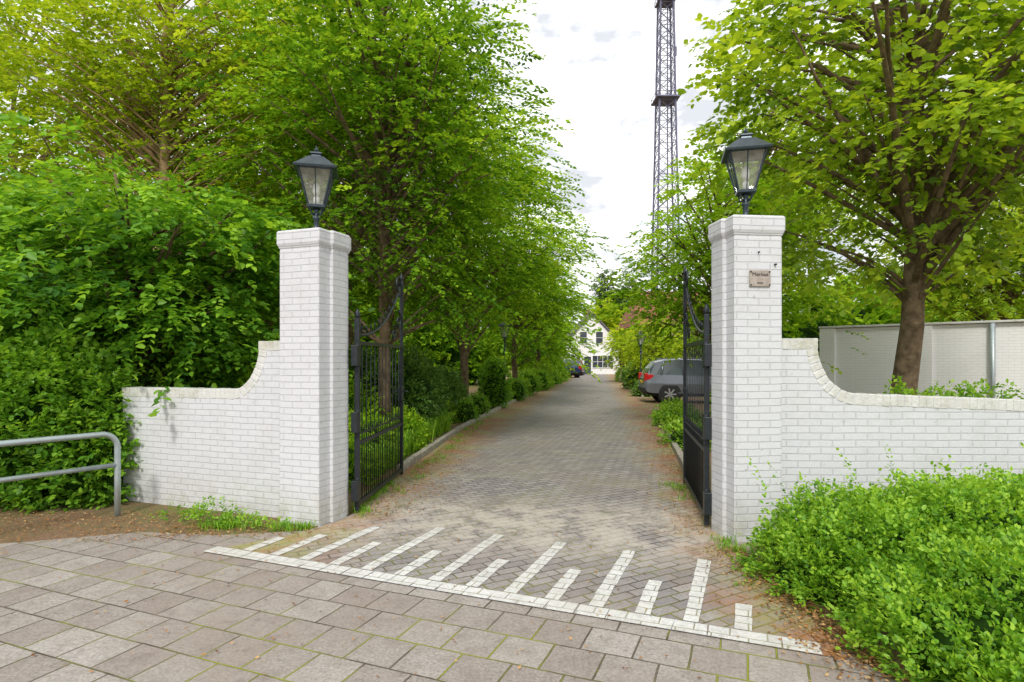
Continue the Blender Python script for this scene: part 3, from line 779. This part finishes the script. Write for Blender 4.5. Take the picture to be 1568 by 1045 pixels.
leaf_mesh("shrub_shoots", *A[:5], LF_shrub, None, .3, True)

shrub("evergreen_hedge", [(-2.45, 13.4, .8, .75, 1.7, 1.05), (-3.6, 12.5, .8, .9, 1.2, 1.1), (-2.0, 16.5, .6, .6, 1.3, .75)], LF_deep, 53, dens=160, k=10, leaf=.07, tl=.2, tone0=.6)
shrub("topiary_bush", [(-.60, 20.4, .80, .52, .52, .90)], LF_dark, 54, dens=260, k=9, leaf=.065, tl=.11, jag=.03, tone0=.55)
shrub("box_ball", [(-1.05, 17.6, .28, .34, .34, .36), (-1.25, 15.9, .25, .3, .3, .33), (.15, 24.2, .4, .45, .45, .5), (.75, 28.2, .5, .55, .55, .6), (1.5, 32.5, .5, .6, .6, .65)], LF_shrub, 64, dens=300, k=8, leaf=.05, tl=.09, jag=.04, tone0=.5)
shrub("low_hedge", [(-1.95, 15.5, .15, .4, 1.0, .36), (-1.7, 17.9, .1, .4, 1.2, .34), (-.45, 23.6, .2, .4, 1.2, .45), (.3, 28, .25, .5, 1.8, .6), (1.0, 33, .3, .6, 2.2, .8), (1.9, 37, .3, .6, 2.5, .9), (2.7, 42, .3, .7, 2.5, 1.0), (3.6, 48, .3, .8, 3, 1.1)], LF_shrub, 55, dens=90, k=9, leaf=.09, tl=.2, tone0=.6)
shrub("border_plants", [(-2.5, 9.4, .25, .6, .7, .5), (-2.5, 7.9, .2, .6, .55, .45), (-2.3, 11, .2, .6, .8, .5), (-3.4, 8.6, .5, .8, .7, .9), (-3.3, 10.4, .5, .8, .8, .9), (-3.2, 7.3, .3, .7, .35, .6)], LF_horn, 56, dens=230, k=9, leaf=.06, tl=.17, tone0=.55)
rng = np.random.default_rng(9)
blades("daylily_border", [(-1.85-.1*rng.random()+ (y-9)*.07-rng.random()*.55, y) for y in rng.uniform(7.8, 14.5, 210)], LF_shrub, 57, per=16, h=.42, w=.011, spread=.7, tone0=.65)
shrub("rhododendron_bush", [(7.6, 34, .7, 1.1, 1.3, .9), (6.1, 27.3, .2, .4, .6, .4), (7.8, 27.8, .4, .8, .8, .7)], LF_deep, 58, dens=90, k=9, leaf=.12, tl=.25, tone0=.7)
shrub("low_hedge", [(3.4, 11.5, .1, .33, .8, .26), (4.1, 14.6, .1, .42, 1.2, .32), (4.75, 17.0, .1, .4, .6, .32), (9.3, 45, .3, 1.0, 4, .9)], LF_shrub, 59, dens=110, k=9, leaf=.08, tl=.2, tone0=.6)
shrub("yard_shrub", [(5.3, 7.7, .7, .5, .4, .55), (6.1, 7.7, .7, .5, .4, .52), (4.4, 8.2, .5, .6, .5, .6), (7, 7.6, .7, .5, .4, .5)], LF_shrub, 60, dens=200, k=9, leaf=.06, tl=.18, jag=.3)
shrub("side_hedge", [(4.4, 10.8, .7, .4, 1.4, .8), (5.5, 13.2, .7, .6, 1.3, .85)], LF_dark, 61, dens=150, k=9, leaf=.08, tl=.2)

blades("wall_foot_weeds", [(-3.1+rng.random()*.85, 5.80+rng.random()*.18) for _ in range(32)]+[(-2.45+rng.random()*.5, 5.72+rng.random()*.12) for _ in range(20)]
       + [(1.85+rng.random()*.2, 5.0+rng.random()*.45) for _ in range(14)]+[(-1.72+rng.random()*.12, 6.2+rng.random()*1.8) for _ in range(34)]+[(2.0+rng.random()*.3, 5.9+rng.random()*2) for _ in range(26)]
       + [(-1.55+rng.random()*.25+(y-8)*.07, y) for y in rng.uniform(7, 18, 60)], LF_shrub, 62, per=11, h=.075, w=.0035, spread=1.0)
shrub("wall_foot_weeds", [(-3.05, 6.0, .0, .22, .1, .2), (-2.72, 5.9, .0, .2, .14, .08), (-3.5, 6.15, .0, .22, .08, .07), (-2.4, 5.78, 0, .2, .08, .05)], LF_shrub, 63, dens=500, k=9, leaf=.035, tl=.09, core=False, jag=.3)

rng = np.random.default_rng(12)
def band(n, x0, x1, y0, y1): return np.column_stack([rng.uniform(x0, x1, n), rng.uniform(y0, y1, n)])
b = [band(2600, -6.5, -3.0, 5.35, 6.4), band(700, -3.4, -1.9, 5.5, 5.95)]
yy = rng.uniform(6.3, 16, 4600); b.append(np.column_stack([-1.62+(yy-6)*.05+np.abs(rng.normal(0, .38, 4600)), yy]))
yy = rng.uniform(5.6, 14, 2600); b.append(np.column_stack([2.0+(yy-5.6)*.18-np.abs(rng.normal(0, .28, 2600)), yy]))
yy = rng.uniform(2.4, 5.2, 3000); b.append(np.column_stack([2.05-np.abs(rng.normal(0, .18, 3000))+np.maximum(0, 3.2-yy)*.5, yy]))
b.append(band(600, -5, 2, 2.5, 6))
b = np.concatenate(b); n = len(b)
P = np.column_stack([b, np.full(n, .016)+rng.random(n)*.01]); D = np.column_stack([rng.normal(0, 1, (n, 2)), rng.normal(0, .15, n)])
Nn = np.array([0, 0, 1.0])+rng.normal(0, .25, (n, 3))
leaf_mesh("leaf_litter", P, D, Nn, rng.uniform(.012, .032, n), rng.random(n), LF_litter, None, .3)

# ================================================================== LIGHT / WORLD
az = R(190); el = R(44)
sd = Vector((math.sin(az)*math.cos(el), math.cos(az)*math.cos(el), math.sin(el)))
sl = bpy.data.lights.new("sun", 'SUN'); sl.energy = 2.6; sl.angle = R(10); sl.color = (1, .96, .89)
so = bpy.data.objects.new("sun", sl); scene.collection.objects.link(so)
so.rotation_euler = sd.to_track_quat('Z', 'Y').to_euler(); so.location = (-10, -10, 30)
w = bpy.data.worlds.new("World"); scene.world = w; w.use_nodes = True; nt = w.node_tree; nt.nodes.clear()
out = nt.nodes.new('ShaderNodeOutputWorld')
sky = nt.nodes.new('ShaderNodeTexSky'); sky.sky_type = 'NISHITA'; sky.sun_disc = False
sky.sun_elevation = el; sky.sun_rotation = az; sky.air_density = 1.2; sky.dust_density = 1.5
bg = nt.nodes.new('ShaderNodeBackground'); bg.inputs[1].default_value = .15; L(nt, sky.outputs[0], bg.inputs[0])
tc = nt.nodes.new('ShaderNodeTexCoord').outputs['Generated']
mp = N(nt, 'ShaderNodeMapping'); mp.inputs['Scale'].default_value = (1, 1, 2.2); mp.inputs['Location'].default_value = (.4, .1, .3); L(nt, tc, mp.inputs[0])
n1 = noise(nt, mp.outputs[0], 3.2, 8, .58); n2 = noise(nt, mp.outputs[0], 7.5, 7, .62)
cf = mrange(nt, n1, .32, .42, .6, 1)
cc = mixc(nt, mrange(nt, n2, .42, .58), (.55, .57, .61), (1.0, 1.0, 1.0))
bc = nt.nodes.new('ShaderNodeBackground'); bc.inputs[1].default_value = 1.5; L(nt, cc, bc.inputs[0])
mx = nt.nodes.new('ShaderNodeMixShader'); L(nt, cf, mx.inputs[0]); L(nt, bg.outputs[0], mx.inputs[1]); L(nt, bc.outputs[0], mx.inputs[2])
L(nt, mx.outputs[0], out.inputs[0])
